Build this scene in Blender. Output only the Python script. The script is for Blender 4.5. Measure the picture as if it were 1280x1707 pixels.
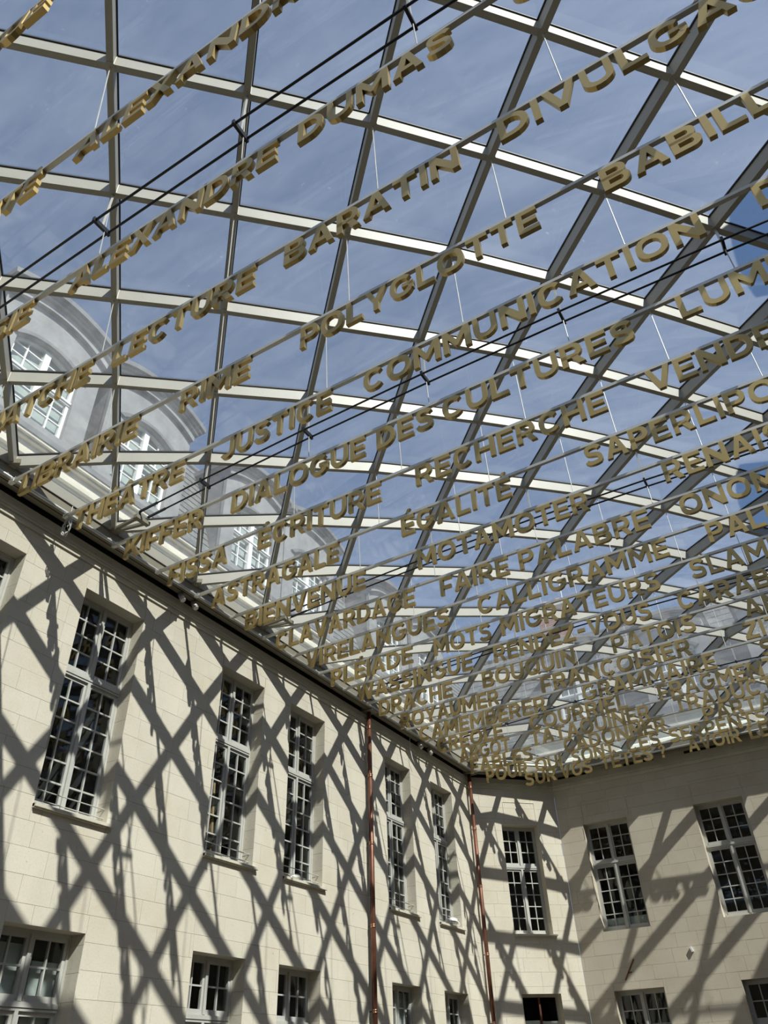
import bpy, math, random
from math import sin, cos, pi, radians, sqrt
from mathutils import Vector, Matrix
from mathutils.geometry import tessellate_polygon

rnd = random.Random(7)
for o in list(bpy.data.objects):
    bpy.data.objects.remove(o)
scene = bpy.context.scene
COL = scene.collection

# ------------------------------------------------------------------ camera
YAW, PITCH, ROLL, FPX = -29.454, 37.704, -2.3307, 1249.45
cam_data = bpy.data.cameras.new('camera')
cam = bpy.data.objects.new('camera', cam_data)
COL.objects.link(cam)
cam_data.sensor_fit = 'HORIZONTAL'
cam_data.sensor_width = 36.0
cam_data.lens = 36.0 * FPX / 1280.0
cam_data.clip_start = 0.05
cam_data.clip_end = 400
ya, pa, ra = radians(YAW), radians(PITCH), radians(ROLL)
fwd = Vector((sin(ya) * cos(pa), cos(ya) * cos(pa), sin(pa)))
r0 = Vector((cos(ya), -sin(ya), 0))
u0 = r0.cross(fwd)
rv = r0 * cos(ra) + u0 * sin(ra)
uv = -r0 * sin(ra) + u0 * cos(ra)
cam.matrix_world = Matrix(((rv.x, uv.x, -fwd.x, 10.0), (rv.y, uv.y, -fwd.y, 0.0), (rv.z, uv.z, -fwd.z, 1.6), (0, 0, 0, 1)))
scene.camera = cam

# ------------------------------------------------------------------ sky, sun, exposure
SUN = Vector((1.0, -0.397, 1.15)).normalized()          # towards the sun
world = bpy.data.worlds.new('sky')
scene.world = world
world.use_nodes = True
wn = world.node_tree.nodes
wn.clear()
sky = wn.new('ShaderNodeTexSky')
sky.sky_type = 'NISHITA'
sky.sun_disc = False
sky.sun_elevation = math.asin(SUN.z)
sky.sun_rotation = math.atan2(SUN.x, SUN.y)
sky.air_density = 1.0
sky.dust_density = 0.6
sky.ozone_density = 3.0
bg = wn.new('ShaderNodeBackground')
bg.inputs['Strength'].default_value = 0.092
wo = wn.new('ShaderNodeOutputWorld')
world.node_tree.links.new(sky.outputs[0], bg.inputs[0])
world.node_tree.links.new(bg.outputs[0], wo.inputs[0])

sun_data = bpy.data.lights.new('sun', 'SUN')
sun_data.energy = 4.7
sun_data.angle = radians(0.53)
sun_data.color = (1.0, 0.95, 0.85)
sun = bpy.data.objects.new('sun', sun_data)
COL.objects.link(sun)
sun.rotation_euler = SUN.to_track_quat('Z', 'Y').to_euler()
sun.location = (30, -12, 32)

scene.view_settings.view_transform = 'Standard'
scene.view_settings.look = 'None'
scene.view_settings.gamma = 1.0
scene.view_settings.use_curve_mapping = False
scene.view_settings.exposure = 0.62
scene.cycles.max_bounces = 8
scene.cycles.transparent_max_bounces = 12
scene.cycles.caustics_reflective = False
scene.cycles.caustics_refractive = False

# ------------------------------------------------------------------ materials
def mat(name):
    m = bpy.data.materials.new(name)
    m.use_nodes = True
    nt = m.node_tree
    return m, nt, nt.nodes['Principled BSDF']

def nd(nt, t, **kw):
    n = nt.nodes.new(t)
    for k, v in kw.items():
        setattr(n, k, v)
    return n

def ramp(nt, fac, stops):
    r = nd(nt, 'ShaderNodeValToRGB')
    cr = r.color_ramp
    while len(cr.elements) < len(stops):
        cr.elements.new(0.5)
    for e, (p, c) in zip(cr.elements, stops):
        e.position = p
        e.color = (*c, 1)
    nt.links.new(fac, r.inputs[0])
    return r.outputs[0]

def noise(nt, vec, scale, detail=4, rough=0.6):
    n = nd(nt, 'ShaderNodeTexNoise')
    n.inputs['Scale'].default_value = scale
    n.inputs['Detail'].default_value = detail
    n.inputs['Roughness'].default_value = rough
    if vec is not None:
        nt.links.new(vec, n.inputs['Vector'])
    return n.outputs['Fac']

def mixc(nt, mode, fac, a, b):
    m = nd(nt, 'ShaderNodeMix', data_type='RGBA', blend_type=mode)
    for sock, v in ((m.inputs[0], fac), (m.inputs[6], a), (m.inputs[7], b)):
        if isinstance(v, (int, float)):
            sock.default_value = v
        elif isinstance(v, tuple):
            sock.default_value = (*v, 1)
        else:
            nt.links.new(v, sock)
    return m.outputs[2]

def stone(name, base, warm, dark):
    m, nt, b = mat(name)
    g = nd(nt, 'ShaderNodeNewGeometry')
    oi = nd(nt, 'ShaderNodeObjectInfo')
    add = nd(nt, 'ShaderNodeMath', operation='ADD')
    nt.links.new(g.outputs['Random Per Island'], add.inputs[0])
    nt.links.new(oi.outputs['Random'], add.inputs[1])
    fr = nd(nt, 'ShaderNodeMath', operation='FRACT')
    nt.links.new(add.outputs[0], fr.inputs[0])
    tone = ramp(nt, fr.outputs[0], [(0, (0.96, 0.955, 0.945)), (0.5, (0.985, 0.98, 0.97)), (1, (1.01, 1.01, 1.005))])
    pos = g.outputs['Position']
    mott = ramp(nt, noise(nt, pos, 0.9, 5, 0.65), [(0.3, warm), (0.5, base), (0.7, tuple(min(1, c * 1.06) for c in base))])
    fine = ramp(nt, noise(nt, pos, 38, 3, 0.7), [(0.28, (0.80, 0.80, 0.78)), (0.45, (1, 1, 1)), (1, (1.02, 1.02, 1.02))])
    pits = ramp(nt, noise(nt, pos, 9, 2, 0.5), [(0.20, dark), (0.27, (1, 1, 1)), (1, (1, 1, 1))])
    c = mixc(nt, 'MULTIPLY', 1.0, mott, tone)
    c = mixc(nt, 'MULTIPLY', 0.8, c, fine)
    c = mixc(nt, 'MULTIPLY', 0.7, c, pits)
    nt.links.new(c, b.inputs['Base Color'])
    b.inputs['Roughness'].default_value = 0.9
    bu = nd(nt, 'ShaderNodeBump')
    bu.inputs['Strength'].default_value = 0.25
    bu.inputs['Distance'].default_value = 0.01
    nt.links.new(noise(nt, pos, 22, 4, 0.7), bu.inputs['Height'])
    nt.links.new(bu.outputs[0], b.inputs['Normal'])
    return m

def plain(name, col, rough=0.5, metal=0.0, var=0.12, scale=6.0, bump=0.0):
    m, nt, b = mat(name)
    g = nd(nt, 'ShaderNodeNewGeometry')
    f = noise(nt, g.outputs['Position'], scale, 4, 0.6)
    lo = tuple(c * (1 - var) for c in col)
    hi = tuple(min(1, c * (1 + var)) for c in col)
    nt.links.new(ramp(nt, f, [(0.3, lo), (0.7, hi)]), b.inputs['Base Color'])
    b.inputs['Roughness'].default_value = rough
    b.inputs['Metallic'].default_value = metal
    if bump:
        bu = nd(nt, 'ShaderNodeBump')
        bu.inputs['Strength'].default_value = bump
        bu.inputs['Distance'].default_value = 0.02
        nt.links.new(f, bu.inputs['Height'])
        nt.links.new(bu.outputs[0], b.inputs['Normal'])
    return m

def glass(name, haze, hazecol, gloss_tint=1.0, streaks=True, body=(0.93, 0.96, 0.97)):
    m = bpy.data.materials.new(name)
    m.use_nodes = True
    nt = m.node_tree
    nt.nodes.clear()
    out = nd(nt, 'ShaderNodeOutputMaterial')
    tr = nd(nt, 'ShaderNodeBsdfTransparent')
    tr.inputs[0].default_value = (*body, 1)
    gl = nd(nt, 'ShaderNodeBsdfGlossy')
    gl.inputs['Roughness'].default_value = 0.02
    gl.inputs[0].default_value = (gloss_tint,) * 3 + (1,)
    fr = nd(nt, 'ShaderNodeFresnel')
    gb = nd(nt, 'ShaderNodeNewGeometry')
    io = nd(nt, 'ShaderNodeMapRange')                     # same air-to-glass index on both faces of the thin sheet
    io.inputs['To Min'].default_value = 1.5
    io.inputs['To Max'].default_value = 1 / 1.5
    nt.links.new(gb.outputs['Backfacing'], io.inputs[0])
    nt.links.new(io.outputs[0], fr.inputs['IOR'])
    m1 = nd(nt, 'ShaderNodeMixShader')
    nt.links.new(fr.outputs[0], m1.inputs[0])
    nt.links.new(tr.outputs[0], m1.inputs[1])
    nt.links.new(gl.outputs[0], m1.inputs[2])
    if haze <= 0:
        nt.links.new(m1.outputs[0], out.inputs[0])
        return m
    tl = nd(nt, 'ShaderNodeBsdfTranslucent')
    tl.inputs[0].default_value = (*hazecol, 1)
    g = nd(nt, 'ShaderNodeNewGeometry')
    mp = nd(nt, 'ShaderNodeMapping')
    mp.inputs['Scale'].default_value = (0.35, 1.5, 1)
    mp.inputs['Rotation'].default_value = (0, 0, 0.6)
    nt.links.new(g.outputs['Position'], mp.inputs[0])
    n1 = noise(nt, mp.outputs[0], 1.1, 5, 0.65)
    a = nd(nt, 'ShaderNodeMapRange')
    a.inputs['From Min'].default_value = 0.35
    a.inputs['From Max'].default_value = 0.75
    a.inputs['To Min'].default_value = haze * 0.7
    a.inputs['To Max'].default_value = haze * 1.4
    nt.links.new(n1, a.inputs[0])
    n2 = noise(nt, g.outputs['Position'], 9.0, 3, 0.7)
    s = nd(nt, 'ShaderNodeMapRange')
    s.inputs['From Min'].default_value = 0.68
    s.inputs['From Max'].default_value = 0.82
    s.inputs['To Min'].default_value = 0.0
    s.inputs['To Max'].default_value = haze * 2.0
    nt.links.new(n2, s.inputs[0])
    ad = nd(nt, 'ShaderNodeMath', operation='ADD')
    nt.links.new(a.outputs[0], ad.inputs[0])
    nt.links.new(s.outputs[0], ad.inputs[1])
    m2 = nd(nt, 'ShaderNodeMixShader')
    nt.links.new(ad.outputs[0], m2.inputs[0])
    nt.links.new(m1.outputs[0], m2.inputs[1])
    nt.links.new(tl.outputs[0], m2.inputs[2])
    nt.links.new(m2.outputs[0], out.inputs[0])
    return m

M = {}
M['stone'] = stone('limestone', (0.66, 0.615, 0.52), (0.625, 0.565, 0.455), (0.55, 0.51, 0.44))
M['stone_far'] = stone('limestone_warm', (0.62, 0.56, 0.46), (0.575, 0.505, 0.395), (0.52, 0.47, 0.39))
M['mortar'] = plain('mortar', (0.52, 0.475, 0.39), 0.95, 0, 0.15, 3)
M['cornice'] = plain('cornice_stone', (0.62, 0.58, 0.48), 0.9, 0, 0.1, 2)
M['brass'] = plain('brass_letters', (0.55, 0.41, 0.175), 0.42, 0.85, 0.05, 4)
M['rail'] = plain('rail_aluminium', (0.62, 0.61, 0.57), 0.4, 0.5, 0.05, 5)
M['steel'] = plain('painted_steel', (0.41, 0.395, 0.345), 0.45, 0.0, 0.04, 5)
M['gasket'] = plain('black_gasket', (0.015, 0.015, 0.015), 0.6)
M['black_rod'] = plain('black_rod', (0.018, 0.018, 0.020), 0.4, 0.3)
M['wire'] = plain('bright_wire', (0.55, 0.55, 0.53), 0.5, 0.3)
M['glass_roof'] = glass('roof_glass', 0.075, (0.66, 0.68, 0.72))
M['glass_pane'] = glass('window_glass', 0.0, (1, 1, 1), 0.5)
M['frame'] = plain('window_paint', (0.50, 0.495, 0.465), 0.55, 0, 0.05, 8)
M['white'] = plain('white_paint', (0.82, 0.82, 0.80), 0.5, 0, 0.03, 8)
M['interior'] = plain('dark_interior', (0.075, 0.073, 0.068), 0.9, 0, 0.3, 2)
M['blind'] = plain('pale_blind', (0.50, 0.52, 0.47), 0.8, 0, 0.15, 5)
M['copper'] = plain('copper_pipe', (0.17, 0.07, 0.045), 0.4, 0.5, 0.3, 5)
M['copper_new'] = plain('copper_collar', (0.45, 0.25, 0.17), 0.3, 0.9, 0.1, 5)
M['zinc'] = plain('zinc', (0.16, 0.163, 0.166), 0.5, 0.2, 0.25, 2.5)
M['zinc_light'] = plain('zinc_light', (0.25, 0.25, 0.248), 0.55, 0.1, 0.18, 3)
M['flashing'] = plain('pale_flashing', (0.60, 0.62, 0.55), 0.6, 0.1, 0.05, 2)
M['slate'] = plain('slate', (0.13, 0.135, 0.135), 0.6, 0, 0.35, 5, 0.3)
M['gutter'] = plain('gutter_metal', (0.27, 0.245, 0.19), 0.55, 0.1, 0.08, 3)
M['tube'] = plain('silver_tube', (0.62, 0.63, 0.63), 0.35, 0.5, 0.08, 4)
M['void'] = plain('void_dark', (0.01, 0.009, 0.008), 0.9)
M['brick'] = plain('brick_red', (0.36, 0.17, 0.12), 0.85, 0, 0.3, 9)
M['wood'] = plain('raw_wood', (0.45, 0.31, 0.17), 0.7, 0, 0.2, 8)
M['cloth'] = plain('white_cloth', (0.75, 0.74, 0.71), 0.9, 0, 0.06, 10, 0.4)
M['paving'] = plain('paving', (0.165, 0.148, 0.12), 0.85, 0, 0.12, 1.5)
M['lamp'] = plain('lamp_grey', (0.45, 0.44, 0.41), 0.5, 0.2)
M['plastic'] = plain('white_plastic', (0.8, 0.8, 0.8), 0.3)

# ------------------------------------------------------------------ mesh helpers
class MB:
    def __init__(s):
        s.v, s.f = [], []

    def add(s, vs, fs):
        n = len(s.v)
        s.v += [tuple(v) for v in vs]
        s.f += [tuple(i + n for i in f) for f in fs]
        return s

    def box(s, x0, x1, y0, y1, z0, z1):
        v = [(x0, y0, z0), (x1, y0, z0), (x1, y1, z0), (x0, y1, z0), (x0, y0, z1), (x1, y0, z1), (x1, y1, z1), (x0, y1, z1)]
        return s.add(v, [(3, 2, 1, 0), (4, 5, 6, 7), (0, 1, 5, 4), (1, 2, 6, 5), (2, 3, 7, 6), (3, 0, 4, 7)])

    def bar(s, a, b, w, h, up=Vector((0, 0, 1)), off=0.0):
        """square bar from a to b, w across, h along up, centred (shifted by off along up)"""
        a, b = Vector(a), Vector(b)
        d = (b - a).normalized()
        sd = d.cross(up)
        if sd.length < 1e-5:
            sd = Vector((1, 0, 0))
        sd.normalize()
        u = sd.cross(d).normalized()
        vs = []
        for p in (a, b):
            for i, j in ((-1, -1), (1, -1), (1, 1), (-1, 1)):
                vs.append(p + sd * (w / 2 * i) + u * (h / 2 * j + off))
        return s.add(vs, [(3, 2, 1, 0), (4, 5, 6, 7), (0, 1, 5, 4), (1, 2, 6, 5), (2, 3, 7, 6), (3, 0, 4, 7)])

    def tube(s, pts, r, n=6, closed=False):
        pts = [Vector(p) for p in pts]
        rings = []
        for i, p in enumerate(pts):
            if closed:
                d = pts[(i + 1) % len(pts)] - pts[i - 1]
            else:
                d = (pts[min(i + 1, len(pts) - 1)] - pts[max(i - 1, 0)])
            d.normalize()
            ref = Vector((0, 0, 1)) if abs(d.z) < 0.9 else Vector((1, 0, 0))
            a = d.cross(ref).normalized()
            b = d.cross(a)
            rings.append([p + (a * cos(2 * pi * k / n) + b * sin(2 * pi * k / n)) * r for k in range(n)])
        vs = [v for rg in rings for v in rg]
        fs = []
        m = len(rings)
        for i in range(m if closed else m - 1):
            for k in range(n):
                j = (i + 1) % m
                fs.append((i * n + k, i * n + (k + 1) % n, j * n + (k + 1) % n, j * n + k))
        if not closed:
            fs.append(tuple(range(n))[::-1])
            fs.append(tuple((m - 1) * n + k for k in range(n)))
        return s.add(vs, fs)

    def prism(s, loops, y0, y1):
        """loops in (x, z): outer ring then holes; extruded along y from y0 (front) to y1"""
        flat = [p for l in loops for p in l]
        tris = tessellate_polygon([[Vector((p[0], p[1], 0)) for p in l] for l in loops])
        n = len(flat)
        fs = []
        for t in tris:
            a, b, c = [Vector((flat[i][0], flat[i][1])) for i in t]
            cr = (b - a).x * (c - a).y - (b - a).y * (c - a).x
            t = tuple(t) if cr > 0 else tuple(reversed(t))
            fs.append(t)                                        # seen from -y
            fs.append(tuple(i + n for i in reversed(t)))
        k = 0
        for li, l in enumerate(loops):
            area = sum(l[i - 1][0] * l[i][1] - l[i][0] * l[i - 1][1] for i in range(len(l)))
            ccw = (area > 0) == (li == 0)
            for i in range(len(l)):
                a, b = k + i, k + (i + 1) % len(l)
                fs.append((b, a, a + n, b + n) if ccw else (a, b, b + n, a + n))
            k += len(l)
        return s.add([(p[0], y0, p[1]) for p in flat] + [(p[0], y1, p[1]) for p in flat], fs)

    def mesh(s, name, material, smooth=False):
        me = bpy.data.meshes.new(name)
        me.from_pydata(s.v, [], s.f)
        me.materials.append(material)
        if smooth:
            for p in me.polygons:
                p.use_smooth = True
        me.update()
        return me

def link(name, data, parent=None, loc=None, rot=None, scale=None):
    o = bpy.data.objects.new(name, data)
    COL.objects.link(o)
    if parent:
        o.parent = parent
    if loc is not None:
        o.location = loc
    if rot is not None:
        o.rotation_euler = rot
    if scale is not None:
        o.scale = scale
    return o

def part(name, mb, material, parent=None, smooth=False, **kw):
    return link(name, mb.mesh(name, material, smooth), parent, **kw)

def empty(name, loc=(0, 0, 0), rz=0.0):
    o = bpy.data.objects.new(name, None)
    o.empty_display_size = 0.2
    COL.objects.link(o)
    o.location = loc
    o.rotation_euler = (0, 0, rz)
    return o

def tag(o, label, cat, group=None, kind=None):
    o['label'] = label
    o['category'] = cat
    if group:
        o['group'] = group
    if kind:
        o['kind'] = kind
    return o

def keep(o, p):
    """parent o, given in world coordinates, under the unrotated thing p"""
    o.parent = p
    o.matrix_parent_inverse = Matrix.Translation(-p.location)
    return o

CUBES = {}
def cube(material):
    if material.name not in CUBES:
        CUBES[material.name] = MB().box(0, 1, 0, 1, 0, 1).mesh('block', material)
    return CUBES[material.name]

# ------------------------------------------------------------------ the court: walls in local axes
# local x runs along the wall, local y goes into it, z is up
class Wall:
    def __init__(s, name, origin, angle, length, height, material, label_mat):
        s.o = empty(name, origin, angle)
        s.o['kind'] = 'structure'
        s.L, s.H, s.m = length, height, material
        s.T = Matrix.Translation(origin) @ Matrix.Rotation(angle, 4, 'Z')
        s.openings = []

    def world(s, x, y, z):
        return s.T @ Vector((x, y, z))

CAMLOC = Vector((10, 0, 1.6))
def in_view(p):
    d = p - CAMLOC
    z = d.dot(fwd)
    if z < 0.3:
        return False
    return abs(FPX * d.dot(rv) / z) < 680 and abs(FPX * d.dot(uv) / z) < 900

def rect_minus(rects, hole):
    out = []
    a0, a1, b0, b1 = hole
    for (x0, x1, z0, z1) in rects:
        if x1 <= a0 or x0 >= a1 or z1 <= b0 or z0 >= b1:
            out.append((x0, x1, z0, z1))
            continue
        if x0 < a0:
            out.append((x0, a0, z0, z1))
        if x1 > a1:
            out.append((a1, x1, z0, z1))
        m0, m1 = max(x0, a0), min(x1, a1)
        if z0 < b0:
            out.append((m0, m1, z0, b0))
        if z1 > b1:
            out.append((m0, m1, b1, z1))
    return out

COURSE = 0.345
def masonry(w, detailed=True, niches=()):
    holes = w.openings
    core = [(0, w.L, 0, w.H)]
    for h in holes:
        core = rect_minus(core, h)
    c = MB()
    for (x0, x1, z0, z1) in core:
        c.box(x0, x1, 0.014, 0.46, z0, z1)
    part('masonry_core', c, M['mortar'] if detailed else w.m, w.o)
    if not detailed:
        return
    rows = []
    nz = int(math.ceil(w.H / COURSE))
    for k in range(nz):
        z0, z1 = k * COURSE, min((k + 1) * COURSE, w.H)
        x = -rnd.uniform(0, 0.6)
        while x < w.L:
            l = rnd.uniform(0.5, 0.95)
            r = [(max(x, 0), min(x + l, w.L), z0, z1)]
            for h in holes:
                r = rect_minus(r, h)
            for q in r:
                if q[1] - q[0] > 0.03 and q[3] - q[2] > 0.03:
                    rows.append(q)
            x += l
    scored = []
    for q in rows:
        cpt = w.world((q[0] + q[1]) / 2, 0, (q[2] + q[3]) / 2)
        vis = in_view(cpt)
        scored.append(((q[1] - q[0]) * (q[3] - q[2]) / (cpt - CAMLOC).length_squared if vis else 0, q))
    scored.sort(key=lambda t: -t[0])
    rest = MB()
    g = 0.0020
    for i, (s_, q) in enumerate(scored):
        pr_ = rnd.uniform(-0.0015, 0.0015)
        for nq in niches:
            if q[0] >= nq[0] - .2 and q[1] <= nq[1] + .2 and q[2] >= nq[2] and q[3] <= nq[3]:
                pass
        if i < 300 and s_ > 0:
            link('stone_block', cube(w.m), w.o, (q[0] + g, pr_, q[2] + g), None, (q[1] - q[0] - 2 * g, 0.016, q[3] - q[2] - 2 * g))
        else:
            rest.box(q[0] + g, q[1] - g, pr_, 0.016, q[2] + g, q[3] - g)
        # the returns into the openings are lined by the same stones
    o = part('stone_blocks', rest, w.m, w.o)
    o['kind'] = 'stuff'
    # reveals: dressed stones lining each opening
    rv_ = MB()
    for (x0, x1, z0, z1) in holes:
        z = z0
        while z < z1 - 0.01:
            ze = min(z + COURSE, z1)
            rv_.box(x0 - 0.002, x0 + 0.010, 0.0, 0.29, z + g, ze - g)
            rv_.box(x1 - 0.010, x1 + 0.002, 0.0, 0.29, z + g, ze - g)
            z = ze
        rv_.box(x0 + 0.011, x1 - 0.011, 0.0, 0.29, z1 - 0.010, z1 + 0.002)
    o = part('reveal_stones', rv_, w.m, w.o)
    o['kind'] = 'stuff'

WIN_N = [0]
PANES = {}
def pane_mesh(w, h):
    key = (round(w, 3), round(h, 3))
    if key not in PANES:
        PANES[key] = MB().box(0, w, 0, 0.006, 0, h).mesh('pane', M['glass_pane'])
    return PANES[key]

def sash(parent, x0, x1, z0, z1, cols, rows, y, frame_m, sw=0.055, bar=0.026):
    m = MB()
    m.box(x0, x0 + sw, y, y + 0.05, z0, z1)
    m.box(x1 - sw, x1, y, y + 0.05, z0, z1)
    m.box(x0 + sw, x1 - sw, y, y + 0.05, z1 - sw, z1)
    m.box(x0 + sw, x1 - sw, y - 0.012, y + 0.05, z0, z0 + sw * 1.3)
    s = part('sash', m, frame_m, parent)
    gx0, gx1, gz0, gz1 = x0 + sw, x1 - sw, z0 + sw * 1.3, z1 - sw
    b = MB()
    pw, ph = (gx1 - gx0) / cols, (gz1 - gz0) / rows
    for i in range(1, cols):
        b.box(gx0 + pw * i - bar / 2, gx0 + pw * i + bar / 2, y + 0.004, y + 0.045, gz0, gz1)
    for j in range(1, rows):
        b.box(gx0, gx1, y + 0.006, y + 0.043, gz0 + ph * j - bar / 2, gz0 + ph * j + bar / 2)
    part('glazing_bars', b, frame_m, s)
    for i in range(cols):
        for j in range(rows):
            link('pane', pane_mesh(pw, ph), s, (gx0 + pw * i, y + 0.024, gz0 + ph * j), (rnd.uniform(-.004, .004), 0, rnd.uniform(-.006, .006)))

def window(w, x0, x1, z0, z1, zt, nup, nlow, rail=False, blind=None, sill=True, rec=0.27, leaves=2):
    WIN_N[0] += 1
    m = MB()
    y, f = rec, 0.05
    m.box(x0, x0 + f, y, y + 0.09, z0, z1)
    m.box(x1 - f, x1, y, y + 0.09, z0, z1)
    m.box(x0 + f, x1 - f, y, y + 0.09, z1 - 0.06, z1)
    m.box(x0 + f, x1 - f, y - 0.01, y + 0.09, z0, z0 + 0.07)
    o = part('window_%d' % WIN_N[0], m, M['frame'])
    o['kind'] = 'structure'
    o.location, o.rotation_euler = w.o.location, w.o.rotation_euler
    t = MB()
    t.box(x0 + f, x1 - f, y - 0.012, y + 0.08, zt - 0.055, zt + 0.055)
    t.box(x0 + f, x1 - f, y - 0.035, y + 0.0, zt - 0.015, zt + 0.045)
    t.box(x0 + f, x1 - f, y - 0.022, y + 0.0, zt - 0.055, zt - 0.03)
    part('transom', t, M['frame'], o)
    xm = (x0 + x1) / 2
    mu = MB()
    mu.box(xm - 0.03, xm + 0.03, y - 0.022, y + 0.06, zt + 0.055, z1 - 0.06)
    mu.box(xm - 0.03, xm + 0.03, y - 0.022, y + 0.06, z0 + 0.07, zt - 0.055)
    part('mullion', mu, M['frame'], o)
    for a, b in ((x0 + f, xm - 0.02), (xm + 0.02, x1 - f)):
        sash(o, a, b, zt + 0.055, z1 - 0.06, 2, nup, y + 0.012, M['frame'])
        sash(o, a, b, z0 + 0.07, zt - 0.055, 2, nlow, y + 0.012, M['frame'])
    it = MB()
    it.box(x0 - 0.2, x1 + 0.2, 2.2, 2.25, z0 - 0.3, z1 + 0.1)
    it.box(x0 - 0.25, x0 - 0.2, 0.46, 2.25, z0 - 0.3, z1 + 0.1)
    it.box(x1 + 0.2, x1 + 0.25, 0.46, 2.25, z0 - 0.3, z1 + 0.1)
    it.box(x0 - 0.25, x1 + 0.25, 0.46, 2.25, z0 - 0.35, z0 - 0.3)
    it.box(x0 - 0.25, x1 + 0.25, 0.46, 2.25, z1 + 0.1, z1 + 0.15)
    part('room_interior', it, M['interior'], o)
    if blind:
        for (bx0, bx1, bz0, bz1) in blind:
            part('blind', MB().box(x0 + (x1 - x0) * bx0, x0 + (x1 - x0) * bx1, y + 0.11, y + 0.125, z0 + (z1 - z0) * bz0, z0 + (z1 - z0) * bz1), M['blind'], o)
    if sill:
        s = MB()
        s.box(x0, x1, -0.04, 0.27, z0 - 0.06, z0 + 0.005)
        s.box(x0 - 0.0, x1 + 0.10, -0.075, 0.0, z0 - 0.045, z0 - 0.0)
        part('window_sill', s, M['cornice'], o)
    if rail:
        for zz in (0.10, 0.24):
            r = MB()
            yy = 0.10
            r.tube([(x0 + 0.01, rec - 0.02, z0 + zz), (x0 + 0.01, yy, z0 + zz), (x1 - 0.01, yy, z0 + zz), (x1 - 0.01, rec - 0.02, z0 + zz)], 0.009, 5)
            part('guard_rail', r, M['frame'], o)
    return o

H = 9.20
wall_left = Wall('wall_left', (0, -3.2, 0), pi / 2, 25.6, H, M['stone'], 'stone')
YO = 3.2
UP = [4.415, 7.031, 10.659, 13.0, 17.194, 19.776]
WW = 1.387
for y in UP:
    wall_left.openings += [(y + YO, y + YO + WW, 5.07, 8.745), (y + YO, y + YO + WW, 1.0, 3.565)]
masonry(wall_left)
CL = 2.97
wall_corner = Wall('wall_corner', (0, 22.4, 0), pi / 4, CL, H, M['stone'], 'stone')
wall_corner.openings = [(1.0, 2.235, 5.08, 8.13), (0.99, 2.19, 1.0, 3.63)]
masonry(wall_corner)
wall_far = Wall('wall_far', (2.1, 24.5, 0), 0, 11.7, H, M['stone_far'], 'stone')
FXW = [2.875, 6.27, 9.66]
for x in FXW:
    wall_far.openings += [(x - 2.1, x - 2.1 + 1.41, 5.07, 8.06), (x - 2.1, x - 2.1 + 1.41, 1.0, 3.62)]
masonry(wall_far)
wall_right = Wall('wall_right', (13.63, 24.5, 0), -pi / 2, 27.7, 9.68, M['stone'], 'stone')
masonry(wall_right, False)
wall_back = Wall('wall_back', (13.63, -3.2, 0), pi, 13.63, 9.68, M['stone'], 'stone')
masonry(wall_back, False)
fl = part('floor', MB().box(-0.5, 14.3, -3.7, 25.0, -0.2, 0.0), M['paving'])
fl['kind'] = 'structure'

for i, y in enumerate(UP):
    u = y + YO
    window(wall_left, u, u + WW, 5.07, 8.745, 7.31, 4, 6, rail=True)
    bl = {0: [(0, 1, 0, 1)], 1: [(0.05, 0.55, 0.3, 0.93), (0.62, 1, 0.3, 0.86)], 2: [(0.5, 0.95, 0.1, 0.7)], 3: [(0, 0.6, 0, 0.6)], 4: [(0, 1, 0.2, 0.95)], 5: [(0, 1, 0, 0.55)]}[i]
    window(wall_left, u, u + WW, 1.0, 3.565, 2.66, 2, 4, blind=bl, sill=False)
window(wall_corner, 1.0, 2.235, 5.08, 8.13, 6.93, 3, 5)
for x in FXW:
    window(wall_far, x - 2.1, x - 2.1 + 1.41, 5.07, 8.06, 6.90, 3, 5, sill=False, blind=[(0, 1, 0, 0.12)] if x < 3 else None)
    window(wall_far, x - 2.1, x - 2.1 + 1.41, 1.0, 3.62, 2.66, 2, 4, sill=False, blind=[(0, 1, 0, 0.7)] if x < 3 else None)

# shallow recessed panels over the far and corner windows, framed by proud stone
def lintel_panel(w, x0, x1, z0, z1):
    m = MB()
    for a, b, c, d in ((x0 - .012, x0, z0, z1), (x1, x1 + .012, z0, z1), (x0 - .012, x1 + .012, z1, z1 + .014)):
        m.box(a, b, -0.012, 0.01, c, d)
    part('panel_moulding', m, w.m, w.o)
lintel_panel(wall_corner, 1.14, 2.2, 8.16, 8.80)
for x in FXW:
    lintel_panel(wall_far, x - 2.1 + 0.05, x - 2.1 + 1.46, 8.09, 8.72)

# moulded band above the masonry (trim), with recess, slots, gutter
def moulding(w, x0, x1, name):
    b = 0.0
    m = MB()
    o = empty(name, w.o.location, w.o.rotation_euler.z)
    o['kind'] = 'structure'
    L = x1 - x0
    x = x0
    while x < x1 - 0.01:                                    # fascia stones
        l = min(rnd.uniform(0.9, 1.4), x1 - x)
        if x1 - (x + l) < 0.3:
            l = x1 - x
        part('fascia_stone', MB().box(x + 0.003, x + l - 0.003, -0.045, 0.45, 9.38, 9.53), w.m, o)
        x += l
    part('bed_moulding', MB().box(x0, x1, -0.075, 0.3, 9.345, 9.378).box(x0, x1, -0.06, 0.3, 9.305, 9.340).box(x0, x1, -0.03, 0.3, 9.20, 9.30), M['cornice'], o)
    return o
tl = moulding(wall_left, 0, 25.6, 'trim_1')
moulding(wall_corner, 0, CL, 'trim_2')
moulding(wall_far, 0, 11.7, 'trim_3')

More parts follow.
